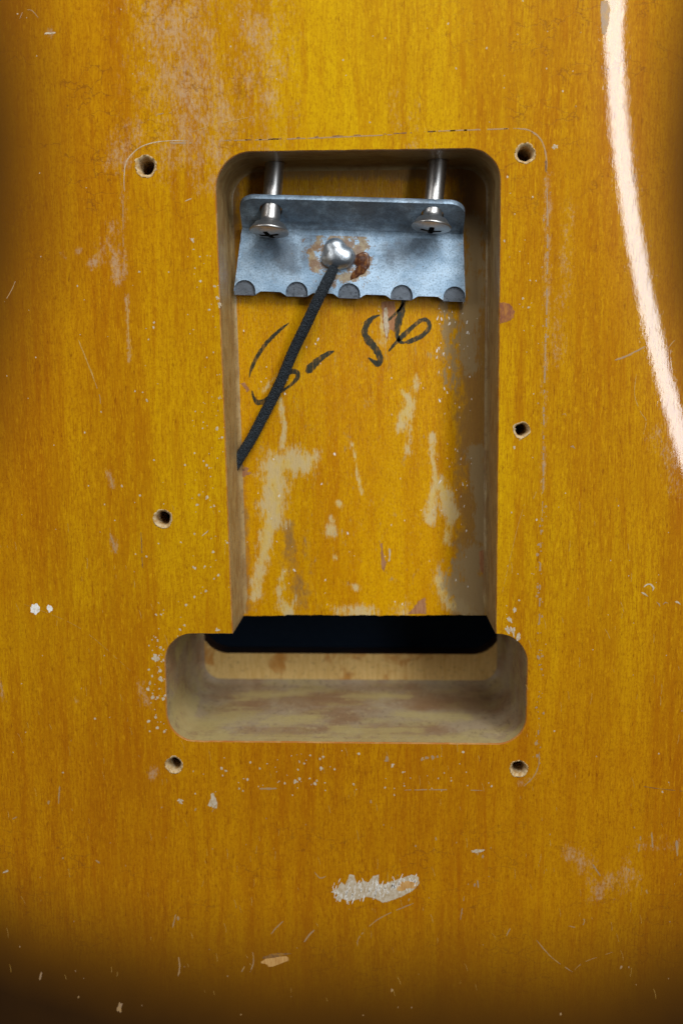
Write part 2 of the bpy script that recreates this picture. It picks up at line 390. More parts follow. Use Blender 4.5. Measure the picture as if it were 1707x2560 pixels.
# belly contour: the surface bends down to the right of this line
def bend_x(y): return 45.0 + .00915 * np.maximum(68 - y, 0) ** 1.7
ss = np.linspace(-10, 90, 2000); sl = np.clip((ss + 9.3) / 20.5, 0, 1); sl = sl * sl * (3 - 2 * sl) * math.tan(math.radians(16.5))
sl *= np.clip(1.25 - ss / 120, .3, 1); hh = np.concatenate([[0], np.cumsum((sl[1:] + sl[:-1]) / 2 * np.diff(ss))])
def height(p):
    p = np.atleast_2d(np.asarray(p, float)); y = p[:, 1]
    dxdy = -.00915 * 1.7 * np.maximum(68 - y, 0) ** .7
    s = (p[:, 0] - bend_x(y)) / np.sqrt(1 + dxdy ** 2)
    h = -np.interp(s, ss, hh) * np.clip((150 - y) / 60, 0, 1) * np.clip((y + 150) / 60, 0, 1)
    return h
def roundover(p):
    d = poly_dist(outline, p); r = 12.0; q = np.clip(r - d, 0, r)
    return -(r - np.sqrt(np.maximum(r * r - q * q, 0))), d

# outline of the routed opening (T shape)
A = np.array([-32.5, -61.4]); B = np.array([25.3, -61.2])
up = resample(rounded([A, (-34.2, 40.55), (24.65, 40.65), B], [0, 7.6, 6.6, 0]), .6)
low = resample(rounded([B, (32.2, -61.2), (32.2, -86.5), (-47.6, -86.4), (-47.6, -61.4), A], [0, 6.6, 6.4, 6.6, 6.4, 0]), .6)
NU = len(up) - 1                                   # ring index of B
ring = np.array(up[:-1] + low[:-1]); NR = len(ring)
for i in range(NR):
    p = ring[i]; k = 0 if i in (0, NU) else .07
    ring[i] = p + k * np.array([nz(p[0] * .5, p[1] * .5, 1), nz(p[0] * .5, p[1] * .5, 7)])
tan = np.roll(ring, -1, 0) - np.roll(ring, 1, 0); tan /= np.linalg.norm(tan, axis=1)[:, None]
INW = np.stack([tan[:, 1], -tan[:, 0]], 1)         # path runs clockwise -> inward is to the right
area2 = np.sum(ring[:, 0] * np.roll(ring[:, 1], -1) - np.roll(ring[:, 0], -1) * ring[:, 1])
if area2 > 0: INW = -INW

HOLES = [(365, 415, 2.15), (1312, 383, 2.0), (407, 1297, 2.0), (1303, 1075, 1.75), (436, 1912, 1.95), (1296, 1921, 1.95)]
hole_loops = []
for hi, (px, py, r) in enumerate(HOLES):
    c = U(px, py); k = 40
    hole_loops.append([c + (r * (1 + .12 * nz(math.cos(a) * 1.8 + hi * 5, math.sin(a) * 1.8, 3) + .05 * nz(math.cos(a) * 7, math.sin(a) * 7, hi))) * np.array([math.cos(a), math.sin(a)])
                       for a in [2 * math.pi * q / k for q in range(k)]])

g = np.concatenate([jgrid(-94, 78, -162, 76, .8), jgrid(-170, 160, -195, 215, 4.2)])
dense = np.all((g > [-94, -162]) & (g < [78, 76]), axis=1); n1 = len(jgrid(-94, 78, -162, 76, .8)); keep = np.ones(len(g), bool); keep[n1:] = ~dense[n1:]
v, f = cdt(outline, [ring] + hole_loops, g[keep], .3)
ro, dist = roundover(v)
z = height(v) + ro
mb = MB(); mb.add(np.column_stack([v, z]), f)
nback = len(mb.v)
# sides and front
osd = np.array(outline); zo = height(osd) - 12.0
mb.loft([[(p[0], p[1], q) for p, q in zip(osd, zo)], [(p[0], p[1], -BACK + 8) for p in osd], [(p[0], p[1], -BACK + 3) for p in osd],
         [(p[0] * .985, p[1] * .985, -BACK) for p in osd]], 1, flip=True)
slot = rounded([(-8, -62.6), (-46.3, -62.6), (-46.3, -77.2), (30.9, -77.2), (30.9, -62.6), (-8, -62.6)], [0, 7, 7.5, 7.5, 7, 0], .5)[:-1]
slot = resample(slot, .8, True)
fv, ff = cdt([(p[0] * .985, p[1] * .985) for p in outline], [slot], None)
mb.add([(p[0], p[1], -BACK) for p in fv], [t[::-1] for t in ff], 1)
shell = mb.build('body_wood', [M['back'], M['front']], body)

def strokes_field(pts, strokes, z=0.0, soft=False):
    r_ = np.full(len(pts), -1.0 if not soft else 0.0)
    for st in strokes:
        *pl, r, k = st; P = UL(pl, z); r = r / 11.7
        if len(P) == 1: d = np.linalg.norm(pts - P[0], axis=1)
        else:
            d = np.full(len(pts), 1e9)
            for a, b in zip(P, P[1:]): d = np.minimum(d, seg_dist(pts, a, b))
        r_ = np.maximum(r_, k * np.clip(1 - d / r, 0 if soft else -1, 1))
    return r_
allv = np.array(mb.v)[:, :2]
SCUFF_GLOW = [((430, 30), (500, 330), 190, .95), ((330, 330), (300, 380), 70, .9), ((640, 60), (650, 300), 130, .8), ((285, 560), (262, 640), 40, .6), ((310, 460), (312, 680), 14, .9),
         ((290, 640), (296, 700), 22, 1.5), ((235, 657), 20, 1.6), ((198, 628), 13, 1.5), ((158, 638), 13, 1.4), ((128, 84), 18, 1.4), ((1369, 440), (1366, 800), 15, 1.1), ((1366, 800), (1359, 1000), (1357, 1240), 10, 1.0),
         ((318, 745), (325, 905), 7, 1.4), ((272, 1182), (283, 1215), 14, 1.4), ((283, 1345), (290, 1380), 14, 1.3), ((350, 1710), (368, 1760), 22, 1.2), ((382, 1935), 30, 1.1),
         ((1430, 2130), (1460, 2160), 40, 1.0), ((1500, 2230), (1560, 2190), 60, .9), ((1590, 2120), (1700, 2110), 40, .7), ((1640, 1080), (1700, 1220), 50, .7),  # the stroke ending this row paints the soft glow below the contour highlight
         ((1010, 260), (1100, 560), 60, .5), ((1420, 500), (1390, 900), 30, .6), ((0, 1700), (10, 1750), 12, 1.2), ((190, 1750), 15, 1.0), ((1300, 1960), (1350, 1930), 12, .9)]
sf = strokes_field(allv, SCUFF_GLOW, 0, True)
attr(shell, 'scuff_glow', sf)
rim = [p for p in outline if p[1] < 95]; k_ = int(np.argmax([rim[i][0] > 60 and rim[i - 1][0] < -60 for i in range(len(rim))])); rim = rim[k_:] + rim[:k_]
bd = np.full(len(allv), 1e9)
for a_, b_ in zip(rim, rim[1:]): bd = np.minimum(bd, seg_dist(allv, a_, b_))
bd = np.minimum(bd, 200)
low_y = np.clip((-105 - allv[:, 1]) / 50, 0, 1)
left = np.clip((-30 - allv[:, 0]) / 40, 0, 1)
right = np.clip((allv[:, 0] - 0) / 50, 0, 1)
bq = bd - 6 * left * low_y + 2 * right * low_y
bq = bq - 9 * np.clip((allv[:, 0] - 40) / 22, 0, 1) * np.clip((allv[:, 1] + 25) / 35, 0, 1)
burst = np.clip(1 - (bq - (34 - 8 * low_y)) / (40 + 20 * low_y), 0, 1)
attr(shell, 'burst', burst)
amb = np.clip(1.15 - (bd - 45) / 75, 0, 1); amb = np.maximum(amb, np.clip((5 - allv[:, 1]) / 95, 0, 1)); attr(shell, 'amber', amb)
chk = np.maximum(np.clip((allv[:, 1] - 5) / 30, 0, 1) * np.clip(np.abs(allv[:, 0] + 4) / 30 - .2, 0, 1), np.clip((-95 - allv[:, 1]) / 20, 0, .8)) + .12
attr(shell, 'check', chk)

# ---- spring cavity and block cavity
ZF, ZL = -17.2, -39.0
idx = np.arange(NR); du = np.minimum(np.linalg.norm(ring - A, axis=1), np.linalg.norm(ring - B, axis=1))
wU = np.where(idx <= NU, np.clip(du / 4, 0, 1), 0.0)
def ring_at(off, z, w=0.0, only=None):
    p = ring + INW * (off + w * wU)[:, None] if not np.isscalar(off) else ring + INW * (off + w * wU[:, None])
    return np.column_stack([p, np.full(NR, z)])
prof = [(0, 0, 0), (.10, -.10, 0), (.20, -.40, 0), (.24, -1.2, 0), (.30, -4, 0), (.38, -8, 0), (.46, -12, 0), (.50, -15.6, 0), (.50, -16.3, .08), (.50, -16.8, .28), (.50, -17.1, .55), (.50, ZF, .9)]
R = [ring_at(o_, z_, w_) for o_, z_, w_ in prof]
cu = MB(); iu = list(range(0, NU + 1))
cu.loft([r[iu] for r in R[:3]], 1, closed=False)
cu.loft([r[iu] for r in R[2:]], 0, closed=False)
nw = len(cu.v)
last = R[-1]; Af, Bf = last[0][:2], last[NU][:2]
K = 100
def rag(t):
    e = min(1, t * 12, (1 - t) * 12)
    return e * (.22 * nz(t * 9, 2.2) + .16 * nz(t * 40, 5.1) + (.30 if .60 < t < .83 and nz(t * 6, 1) > -.2 else 0) * .5)
edge_pts = [Bf + (Af - Bf) * t + np.array([0, rag(t)]) for t in [q / K for q in range(K + 1)]]
floor_loop = [tuple(p[:2]) for p in last[iu]] + [tuple(p) for p in edge_pts[1:-1]]
fv, ff = cdt(floor_loop, [], jgrid(-36, 27, -63, 42, .6), .25)
fz = np.array([ZF + .12 * nz(p[0] * .15, p[1] * .03, 4) * min(1, .3) for p in fv])
cu.add(np.column_stack([fv, np.full(len(fv), ZF)]), ff, 2)
cav = cu.build('spring_cavity', [M['wall'], M['edge'], M['floor']], body)
cv = np.array(cu.v)[:, :2]
PALE = [((765, 1150), (690, 1165), 40, 1), ((690, 1165), (680, 1290), 44, 1), ((680, 1290), (655, 1390), 26, 1), ((655, 1390), (640, 1490), 20, .9), ((700, 1000), (712, 1060), (705, 1120), 9, .8),
        ((1003, 975), (1012, 990), 9, 1), ((1022, 1000), (1015, 1035), 24, 1), ((1012, 1030), (1000, 1075), 15, .8), ((1090, 1195), (1072, 1290), 15, .9), ((1100, 1210), (1130, 1290), 22, 1), ((1130, 1290), (1112, 1355), 15, .8),
        ((1073, 1298), 17, 1), ((1085, 1195), (1080, 1090), 10, .75), ((1040, 940), (1020, 1130), 9, .55), ((847, 1258), 14, 1), ((825, 1325), 22, .8), ((832, 1300), 14, .8), ((718, 1520), 34, .95), ((712, 1430), (700, 1480), 14, .7),
        ((890, 1468), 13, .9), ((1095, 1450), (1110, 1490), 28, .8), ((1120, 1510), (1170, 1520), 20, .8), ((845, 1530), (930, 1535), 22, .6), ((880, 1110), (905, 1240), 6, .8), ((712, 905), (660, 980), 6, .5), ((840, 1395), 10, .8), ((590, 1180), (600, 1200), 10, .7),
        ((600, 1230), (609, 1530), 5, .9), ((960, 770), (955, 850), 16, .6), ((1000, 1520), 20, .5)]
BROWN = [((1195, 440), (1190, 1130), 75, .95), ((1190, 1130), (1175, 1530), 70, .9), ((600, 1200), (612, 1520), 26, .6), ((560, 425), (1220, 432), 30, .7), ((575, 440), (580, 700), 30, .7), ((720, 1330), (760, 1520), 60, .35)]
KHAKI = [((1190, 1130), (1200, 1230), 30, 1), ((1205, 1230), (1205, 1340), 26, 1), ((1185, 1400), (1180, 1500), 52, .9), ((1130, 1460), 36, .7), ((1190, 560), (1170, 900), 34, .55), ((1120, 740), (1130, 950), 22, .4)]
attr(cav, 'pale', strokes_field(cv, PALE, ZF)); attr(cav, 'brown', strokes_field(cv, BROWN, ZF, True)); attr(cav, 'khaki', strokes_field(cv, KHAKI, ZF))

cl = MB(); il = list(range(NU, NR)) + [0]
cl.loft([r[il] for r in R[:3]], 1, closed=False); cl.loft([r[il] for r in R[2:]], 0, closed=False)
lowloop = [tuple(p[:2]) for p in last[il]] + [tuple(p) for p in edge_pts[::-1][1:-1]]
lowloop = np.array(lowloop)
lt = np.roll(lowloop, -1, 0) - np.roll(lowloop, 1, 0); lt /= np.linalg.norm(lt, axis=1)[:, None]
li = np.stack([lt[:, 1], -lt[:, 0]], 1); cen = lowloop.mean(0)
if np.mean(np.sum(li * (cen - lowloop), 1)) < 0: li = -li
NLW = len(il)
rr = []
for o_, z_ in [(0, ZF), (.05, -19.5), (.08, -22), (.12, -25), (.18, -28), (.25, -31), (.32, -34), (.45, -36.5), (.75, -38), (1.2, -38.7), (1.9, ZL)]:
    w = np.array([1.0 if i < NLW else 0.0 for i in range(len(lowloop))]); w[0] = w[NLW - 1] = 0; w[1] = w[NLW - 2] = .4
    w = w * np.clip((-61.9 - lowloop[:, 1]) / 2.0, 0, 1)
    q = lowloop + li * (o_ * w)[:, None]; rr.append(np.column_stack([q, np.full(len(q), z_)]))
cl.loft(rr, 0, closed=True)
lv, lf = cdt([tuple(p[:2]) for p in rr[-1]], [slot], jgrid(-48, 33, -88, -60, 1.5), .3)
cl.add(np.column_stack([lv, np.full(len(lv), ZL)]), lf, 2)
cl.loft([[(p[0], p[1], ZL) for p in slot], [(p[0], p[1], -BACK) for p in slot]], 3, closed=True)
blk = cl.build('block_cavity', [M['block'], M['edge'], M['ledge'], M['front']], body)

bv = np.array(cl.v); xz = bv[:, [0, 2]]; lw = bv[:, 1] < -79; le = bv[:, 0] < -44
def fld(strokes, mask, pts):
    r_ = np.full(len(pts), -1.0)
    for *pl, r in strokes:
        d = np.linalg.norm(pts - np.array(pl[0]), axis=1) if len(pl) == 1 else np.min([seg_dist(pts, a, b) for a, b in zip(pl, pl[1:])], axis=0)
        r_ = np.maximum(r_, np.clip(1 - d / r, -1, 1))
    return np.where(mask, r_, -1.0)
yz = bv[:, [1, 2]]
tanf = np.maximum(fld([((-46, -2), (30, -2), 3.2), ((-26, -13), (-16, -14), 4.5), ((-44, -8), (-34, -16), 7), ((-34, -30), (-20, -33), 4), ((-8, -30), (6, -31), 3), ((5, -18), (20, -16), 3.5), ((-10, -8), (8, -7), 3)], lw, xz), fld([((-80, -6), (-84, -20), 6), ((-66, -30), (-70, -12), 3)], le, yz))
brn = np.maximum(fld([((-36, -19), (-30, -27), 7), ((-22, -27), (-5, -30), 6), ((-2, -8), (14, -7), 5), ((-30, -6), (-18, -6), 4), ((8, -28), (22, -24), 8)], lw, xz), fld([((-66, -3), (-72, -8), 6)], le, yz))
attr(blk, 'tan', tanf); attr(blk, 'brown', brn)

# ---- six plate screw holes
for hi, lp in enumerate(hole_loops):
    c = np.mean(lp, 0); hb = MB(); rings = []
    r0 = HOLES[hi][2]
    for s_, z_ in [(1, 0), (.92, -.10), (.80, -.35), (.74, -.9), (.72, -3), (.70, -11), (.05, -12.5)]:
        rings.append([(c[0] + (p[0] - c[0]) * s_, c[1] + (p[1] - c[1]) * s_, z_ + (.06 * nz(p[0] * 2, p[1] * 2, z_) if 0 > z_ > -1 else 0)) for p in lp])
    outer_ = [(c[0] + (p[0] - c[0]) * (1.04 + .20 * nz(p[0] * 1.6, p[1] * 1.6, hi * 3.1)), c[1] + (p[1] - c[1]) * (1.04 + .22 * nz(p[0] * 1.6, p[1] * 1.6, hi * 5.3)), .035) for p in lp]
    rim_ = [(c[0] + (p[0] - c[0]) * 1.04, c[1] + (p[1] - c[1]) * 1.04, .06 + .08 * abs(nz(p[0] * 2.3, p[1] * 2.3, hi))) for p in lp]
    hb.loft([outer_, rim_] + rings[1:], 0)
    hb.build('screw_hole', M['raw'], body)

# ---- marks on the finish: thin flakes and scratches with their own outline
def lift(x, y, zb, e): return (float(height((x, y))[0]) if zb == 0 else zb) + e
def flake(mb, x, y, rx, ry, rot, zb=0.0, e=.035, n=9, rough=.35, seed=None):
    seed = random.random() * 50 if seed is None else seed; P = [(x, y, lift(x, y, zb, e))]
    for k in range(n):
        a = 2 * math.pi * k / n; q = 1 + rough * 1.7 * nz(math.cos(a) * 1.6 + seed, math.sin(a) * 1.6, seed)
        u, w = rx * q * math.cos(a), ry * q * math.sin(a)
        X, Y = x + u * math.cos(rot) - w * math.sin(rot), y + u * math.sin(rot) + w * math.cos(rot)
        P.append((X, Y, lift(X, Y, zb, e * .6)))
    mb.add(P, [(0, 1 + k, 1 + (k + 1) % n) for k in range(n)])
def polyflake(mb, pts, zb=0.0, e=.04, jag=.2):
    P = resample(UL(pts, zb), .22, True); P = [p + jag * np.array([nz(p[0] * 3.5, p[1] * 2.0, 1), nz(p[0] * 3.5, p[1] * 2.0, 9)]) for p in P]
    vv, f_ = cdt(P, []); mb.add([(p[0], p[1], lift(p[0], p[1], zb, e)) for p in vv], f_)
def ribbon(mb, pts, w, zb=0.0, e=.03, ragged=.4, gaps=0.0, taper=True, step=.35, px=True, seed=None):
    P = smooth_curve(UL(pts, zb) if px else pts, step); seed = random.random() * 90 if seed is None else seed
    N = len(P); L = []
    for i, p in enumerate(P):
        t = P[min(i + 1, N - 1)] - P[max(i - 1, 0)]; t = t / (np.linalg.norm(t) + 1e-9); nn = np.array([-t[1], t[0]])
        k = i / max(1, N - 1); ww = w(k) if callable(w) else w
        if taper: ww *= min(1, .25 + k * 5, .25 + (1 - k) * 5)
        a = ww / 2 * (1 + ragged * 1.5 * nz(i * .45, seed)); b = ww / 2 * (1 + ragged * 1.5 * nz(i * .45, seed + 20))
        L.append((p + nn * max(a, .02), p - nn * max(b, .02)))
    vs = []; fs = []
    for i, (a, b) in enumerate(L):
        vs += [(a[0], a[1], lift(a[0], a[1], zb, e)), (b[0], b[1], lift(b[0], b[1], zb, e))]
        if i and not (gaps > 0 and nz(i * .22 * step / .35, seed + 41) * .5 + .5 < gaps): fs.append((2 * i - 2, 2 * i - 1, 2 * i + 1, 2 * i))
    mb.add(vs, fs)
def solid(pt): return inside(ring, np.array([pt]))[0]

sp = MB(); sd = MB()
def scatter(mb, box, n, r0, r1, zb=0.0, elong=1.0, line=None):
    k = 0
    while k < n:
        if line: px = random.gauss(line[0] + (line[1] - line[0]) * random.random() * 0, line[2]); py = random.uniform(box[1], box[3]); px += (py - box[1]) / (box[3] - box[1]) * (line[1] - line[0])
        else: px = random.uniform(box[0], box[2]); py = random.uniform(box[1], box[3])
        p = U(px, py, zb)
        if zb == 0 and solid(p): k += 1; continue
        r = (r0 + (r1 - r0) * random.random() ** 2.6) * .85 / 11.7
        flake(mb, p[0], p[1], r, r * random.uniform(.8, 1.5) * elong, random.uniform(-.5, .5), zb, .03, 7, .4); k += 1
scatter(sp, (470, 560, 562, 1100), 46, 1.2, 4.2); scatter(sp, (480, 1000, 575, 1500), 56, 1.2, 4.5); scatter(sp, (300, 640, 470, 1450), 26, 1.2, 3.6)
scatter(sp, (372, 1500, 470, 1600), 16, 1.4, 5); scatter(sp, (370, 1590, 418, 1830), 58, 1.5, 6.5); scatter(sp, (480, 1870, 1240, 1990), 60, 1.4, 6); scatter(sp, (560, 1865, 860, 1960), 22, 1.5, 6)
scatter(sp, (1255, 440, 1345, 1560), 36, 1.2, 3.8); scatter(sp, (0, 0, 1500, 360), 40, 1.1, 3); scatter(sd, (0, 2000, 1707, 2540), 60, 1.2, 4, elong=1.5); scatter(sp, (1320, 1200, 1707, 2000), 22, 1.1, 3.2)
scatter(sp, (0, 400, 300, 2000), 30, 1.1, 3.2)
o = sp.build('paint_speck', M['pale'], body); o['kind'] = 'stuff'
scatter(sd, (1330, 1270, 1360, 1910), 62, 1.4, 5.5, line=(1352, 1345, 6)); scatter(sd, (1340, 420, 1372, 1270), 26, 1.2, 4, line=(1362, 1352, 7)); scatter(sd, (900, 1875, 1100, 1900), 6, 3, 7)
o = sd.build('wear_speck', M['lilac'], body); o['kind'] = 'stuff'
fl_ = MB(); scatter(fl_, (600, 740, 1200, 1530), 60, .8, 2.6, ZF, 1.8); scatter(fl_, (1090, 740, 1180, 1330), 60, .8, 2.2, ZF, 2.5)  # tiny white flakes painted in as glints off the floor finish
o = fl_.build('floor_glint', M['white'], body); o['kind'] = 'stuff'

def chip(kind, pts=None, c=None, r=None, rot=0.0, zb=0.0, name='paint_chip', n=22, rough=.3, label=None, e=.04):
    m_ = MB()
    if pts: polyflake(m_, pts, zb, e)
    else: p = U(c[0], c[1], zb); flake(m_, p[0], p[1], r[0] / 11.7, r[1] / 11.7, rot, zb, e, n, rough)
    q = m_.build(name, M[kind], body)
    if label: q['label'] = label
    return q
cs = lambda L: [(x / .9186, 1900 + y / .9186) for x, y in L]
chip('pale', cs([(760, 303), (775, 295), (783, 280), (793, 287), (803, 262), (812, 264), (820, 285), (834, 276), (845, 282), (856, 266), (871, 263), (868, 284), (882, 287), (896, 279), (920, 272), (945, 263), (960, 268), (962, 285), (947, 300), (925, 312), (900, 322), (880, 328), (860, 317), (842, 314), (830, 318), (802, 324), (786, 318), (778, 326), (770, 316), (776, 309)]), label='large pale chip worn through the lacquer')
ms_ = MB()
for _ in range(110):
    px = random.uniform(832, 1040); k_ = (px - 832) / 208; py = 2236 - 34 * k_ + random.gauss(0, 16) * (1 - .45 * k_); p = U(px, py); L = random.uniform(.5, 2.0); a = random.gauss(1.45, .22)
    ribbon(ms_, [p - L / 2 * np.array([math.cos(a), math.sin(a)]), p, p + L / 2 * np.array([math.cos(a), math.sin(a)])], random.uniform(.10, .26), 0, .055, .3, px=False)
ms_.build('chip_fibres', M['white'], body)['kind'] = 'stuff'
chip('bare', c=(1018, 2214), r=(27, 14), rot=.2, e=.08)
chip('bare', c=(686, 2401), r=(36, 15), rot=.12, rough=.25); chip('dirt', c=(690, 2389), r=(30, 6), rot=.1, e=.06, rough=.5)
chip('lilac', [(1502, 0), (1520, 0), (1526, 20), (1521, 60), (1513, 86), (1505, 82), (1501, 40)], label='greyish worn streak on the belly contour')
chip('white', c=(88, 1522), r=(12, 14), rough=.3); chip('white', c=(126, 1521), r=(7, 10), rough=.35)
chip('knot', [(1249, 757), (1262, 756), (1275, 762), (1286, 778), (1282, 795), (1270, 803), (1258, 806), (1249, 810)], label='reddish torn patch beside the cavity')
for c_, r_ in [((1274, 1550), (5, 9)), ((1268, 1574), (5, 9)), ((1281, 1578), (5, 12)), ((1296, 1592), (5, 9)), ((1286, 1525), (4, 5)), ((550, 763), (4, 7)), ((545, 745), (4, 4)), ((1386, 367), (6, 6)), ((482, 600), (4, 5)), ((452, 2003), (8, 7)), ((543, 1574), (5, 4)), ((392, 1645), (7, 9)), ((533, 2005), (9, 18)), ((1188, 2128), (14, 5)), ((300, 2520), (6, 14))]:
    chip('pale' if c_[1] < 2400 else 'lilac', c=c_, r=r_, rot=random.uniform(-.4, .4), n=18, rough=.65)
# floor of the spring cavity: torn spots
cf = lambda L: [(520 + x / 2.063, 1140 + y / 2.063) for x, y in L]
chip('torn', cf([(1030, 815), (1062, 780), (1082, 752), (1118, 728), (1122, 775), (1124, 816), (1090, 812)]), zb=ZF, name='torn_patch', label='torn reddish notch at the cavity floor edge')
chip('torn', cf([(888, 450), (898, 448), (904, 520), (920, 550), (905, 600), (893, 570), (892, 500)]), zb=ZF, name='torn_patch')
chip('pale', cf([(932, 470), (940, 480), (938, 540), (930, 545), (934, 510)]), zb=ZF, name='torn_patch')
chip('torn', [(953, 755), (985, 752), (992, 800), (985, 830), (975, 822), (966, 855), (958, 820)], zb=ZF, name='torn_patch', label='splintered spot under the handwriting')
chip('pale', [(960, 770), (968, 768), (972, 830), (965, 845), (958, 800)], zb=ZF, name='torn_patch', e=.07)
chip('torn', [(602, 958), (612, 956), (624, 975), (618, 980), (610, 968)], zb=ZF, name='torn_patch')
chip('torn', c=(612, 1182), r=(18, 10), rot=.2, zb=ZF, name='torn_patch', rough=.5); chip('dirt', c=(600, 1172), r=(12, 12), zb=ZF, name='torn_patch', rough=.5, e=.06)
chip('torn', [(1196, 1380), (1212, 1372), (1216, 1420), (1210, 1440), (1200, 1425)], zb=ZF, name='torn_patch')

def scratch(pts, w=.2, kind='scratch', gaps=0.0, name='scratch', zb=0.0, ragged=.5, label=None):
    m_ = MB(); ribbon(m_, pts, w, zb, .03, ragged, gaps); q = m_.build(name, M[kind], body)
    if label: q['label'] = label
# the old cover plate's outline
scratch([(312, 480), (311, 440), (318, 402), (345, 372), (382, 357), (425, 352), (470, 351)], .17, 'pale', .1, 'plate_outline', label='pale scratched arc left by a cover plate corner')
scratch([(425, 357), (480, 357)], .5, 'lilac', .35, 'plate_outline'); scratch([(540, 350), (640, 349), (800, 342), (960, 335), (1100, 328), (1200, 324), (1300, 321)], .24, 'dirt', .56, 'plate_outline', label='broken dark line left by a cover plate edge')
scratch([(545, 352), (760, 346), (1000, 336)], .2, 'lilac', .4, 'plate_outline'); scratch([(1060, 329), (1200, 324), (1290, 321)], .20, 'lilac', .35, 'plate_outline')
scratch([(1290, 321), (1320, 325), (1345, 342), (1360, 368), (1365, 400), (1366, 425)], .26, 'lilac', .0, 'plate_outline'); scratch([(1363, 400), (1364, 430)], .4, 'dirt', .1, 'plate_outline')
scratch([(1366, 425), (1368, 600), (1365, 800), (1359, 1000), (1357, 1200), (1354, 1290)], .32, 'lilac', .42, 'plate_outline', label='greyish line left by a cover plate side')
scratch([(1352, 1290), (1348, 1500), (1345, 1700), (1345, 1880)], .3, 'lilac', .58, 'plate_outline')
scratch([(1347, 1880), (1345, 1915), (1330, 1945), (1308, 1966)], .2, 'lilac', .2, 'plate_outline'); scratch([(648, 1972), (692, 1971)], .4, 'lilac', .2, 'plate_outline'); scratch([(1010, 1975), (1100, 1974), (1205, 1976)], .22, 'lilac', .4, 'plate_outline')
scratch([(308, 480), (309, 640)], .14, 'lilac', .55, 'plate_outline'); scratch([(353, 1330), (355, 1370), (357, 1420)], .2, 'dirt', .3, 'plate_outline')
for pts, w, k in [([(197, 850), (205, 870), (225, 920), (238, 955)], .34, 'scratch'), ([(238, 955), (250, 990), (252, 1010)], .16, 'lilac'), ([(318, 742), (320, 800), (324, 860), (325, 905)], .26, 'scratch'), ([(45, 690), (30, 725), (12, 755)], .2, 'lilac'),
                  ([(272, 1178), (280, 1200), (283, 1225)], .28, 'lilac'), ([(276, 1335), (285, 1360), (290, 1382)], .4, 'lilac'), ([(1536, 900), (1565, 890), (1612, 866)], .42, 'lilac'), ([(1590, 935), (1585, 985), (1600, 1030), (1614, 1052), (1607, 1085)], .14, 'scratch'),
                  ([(1673, 870), (1680, 860), (1690, 850)], .15, 'lilac'), ([(1608, 1468), (1616, 1461), (1626, 1461), (1633, 1470), (1630, 1477)], .42, 'pale'), ([(1602, 1481), (1610, 1485), (1618, 1491)], .42, 'pale'), ([(1640, 1505), (1646, 1510), (1648, 1516)], .32, 'lilac'), ([(1656, 1511), (1662, 1506), (1669, 1508)], .32, 'lilac'), ([(1686, 1504), (1694, 1506), (1700, 1512)], .45, 'pale'),
                  ([(1405, 1036), (1412, 1034), (1414, 1040)], .3, 'lilac'), ([(1425, 1117), (1431, 1115), (1436, 1121)], .4, 'lilac'), ([(1356, 1195), (1342, 1225), (1331, 1250)], .22, 'scratch'), ([(678, 2335), (690, 2320), (708, 2302)], .3, 'lilac'), ([(760, 2355), (775, 2335), (786, 2325)], .42, 'lilac'), ([(893, 2365), (900, 2340), (950, 2295), (1040, 2255)], .26, 'lilac'),
                  ([(626, 2430), (634, 2405), (632, 2380)], .26, 'lilac'), ([(604, 2430), (612, 2415)], .3, 'lilac'), ([(446, 2440), (450, 2415), (447, 2392)], .36, 'lilac'), ([(432, 2320), (440, 2285)], .3, 'lilac'), ([(1340, 2350), (1380, 2395), (1430, 2430)], .22, 'lilac'), ([(1430, 2430), (1460, 2405), (1530, 2380)], .12, 'lilac'), ([(1420, 2315), (1450, 2318), (1460, 2300), (1448, 2295)], .26, 'lilac'),
                  ([(1480, 2160), (1500, 2190)], .3, 'lilac'), ([(1595, 2130), (1600, 2090)], .45, 'lilac'), ([(1630, 2120), (1628, 2080)], .4, 'lilac'), ([(1692, 2140), (1690, 2100)], .6, 'lilac'), ([(1600, 1965), (1650, 1972), (1707, 1978)], .18, 'dirt'), ([(530, 2030), (545, 2005), (555, 1996)], .22, 'lilac'), ([(786, 2180), (800, 2195), (815, 2190)], .3, 'lilac'),
                  ([(240, 2150), (250, 2158)], .5, 'lilac'), ([(8, 2182), (22, 2176)], .5, 'pale'), ([(32, 2048), (44, 2042)], .36, 'lilac'), ([(112, 85), (122, 83), (140, 82)], .4, 'pale'), ([(50, 48), (60, 28), (80, 26), (97, 45)], .16, 'lilac'), ([(370, 300), (400, 285), (430, 282)], .16, 'lilac'), ([(480, 330), (540, 310), (640, 290)], .16, 'scratch'), ([(463, 503), (480, 496)], .22, 'pale'),
                  ([(535, 1316), (545, 1314), (552, 1318)], .24, 'pale'), ([(505, 1340), (515, 1332), (521, 1326)], .24, 'pale'), ([(147, 2010), (150, 1965)], .3, 'lilac'), ([(1150, 2300), (1160, 2240)], .2, 'lilac'), ([(1265, 2340), (1275, 2320)], .3, 'lilac'), ([(1195, 2220), (1193, 2200)], .4, 'lilac'), ([(100, 2450), (105, 2430)], .4, 'lilac'), ([(60, 1510), (200, 1570), (330, 1680)], .07, 'scratch'), ([(1255, 1480), (1290, 1330), (1310, 1260)], .09, 'scratch')]:
    scratch(pts, w * .8, k, .42 if w < .3 else .2)
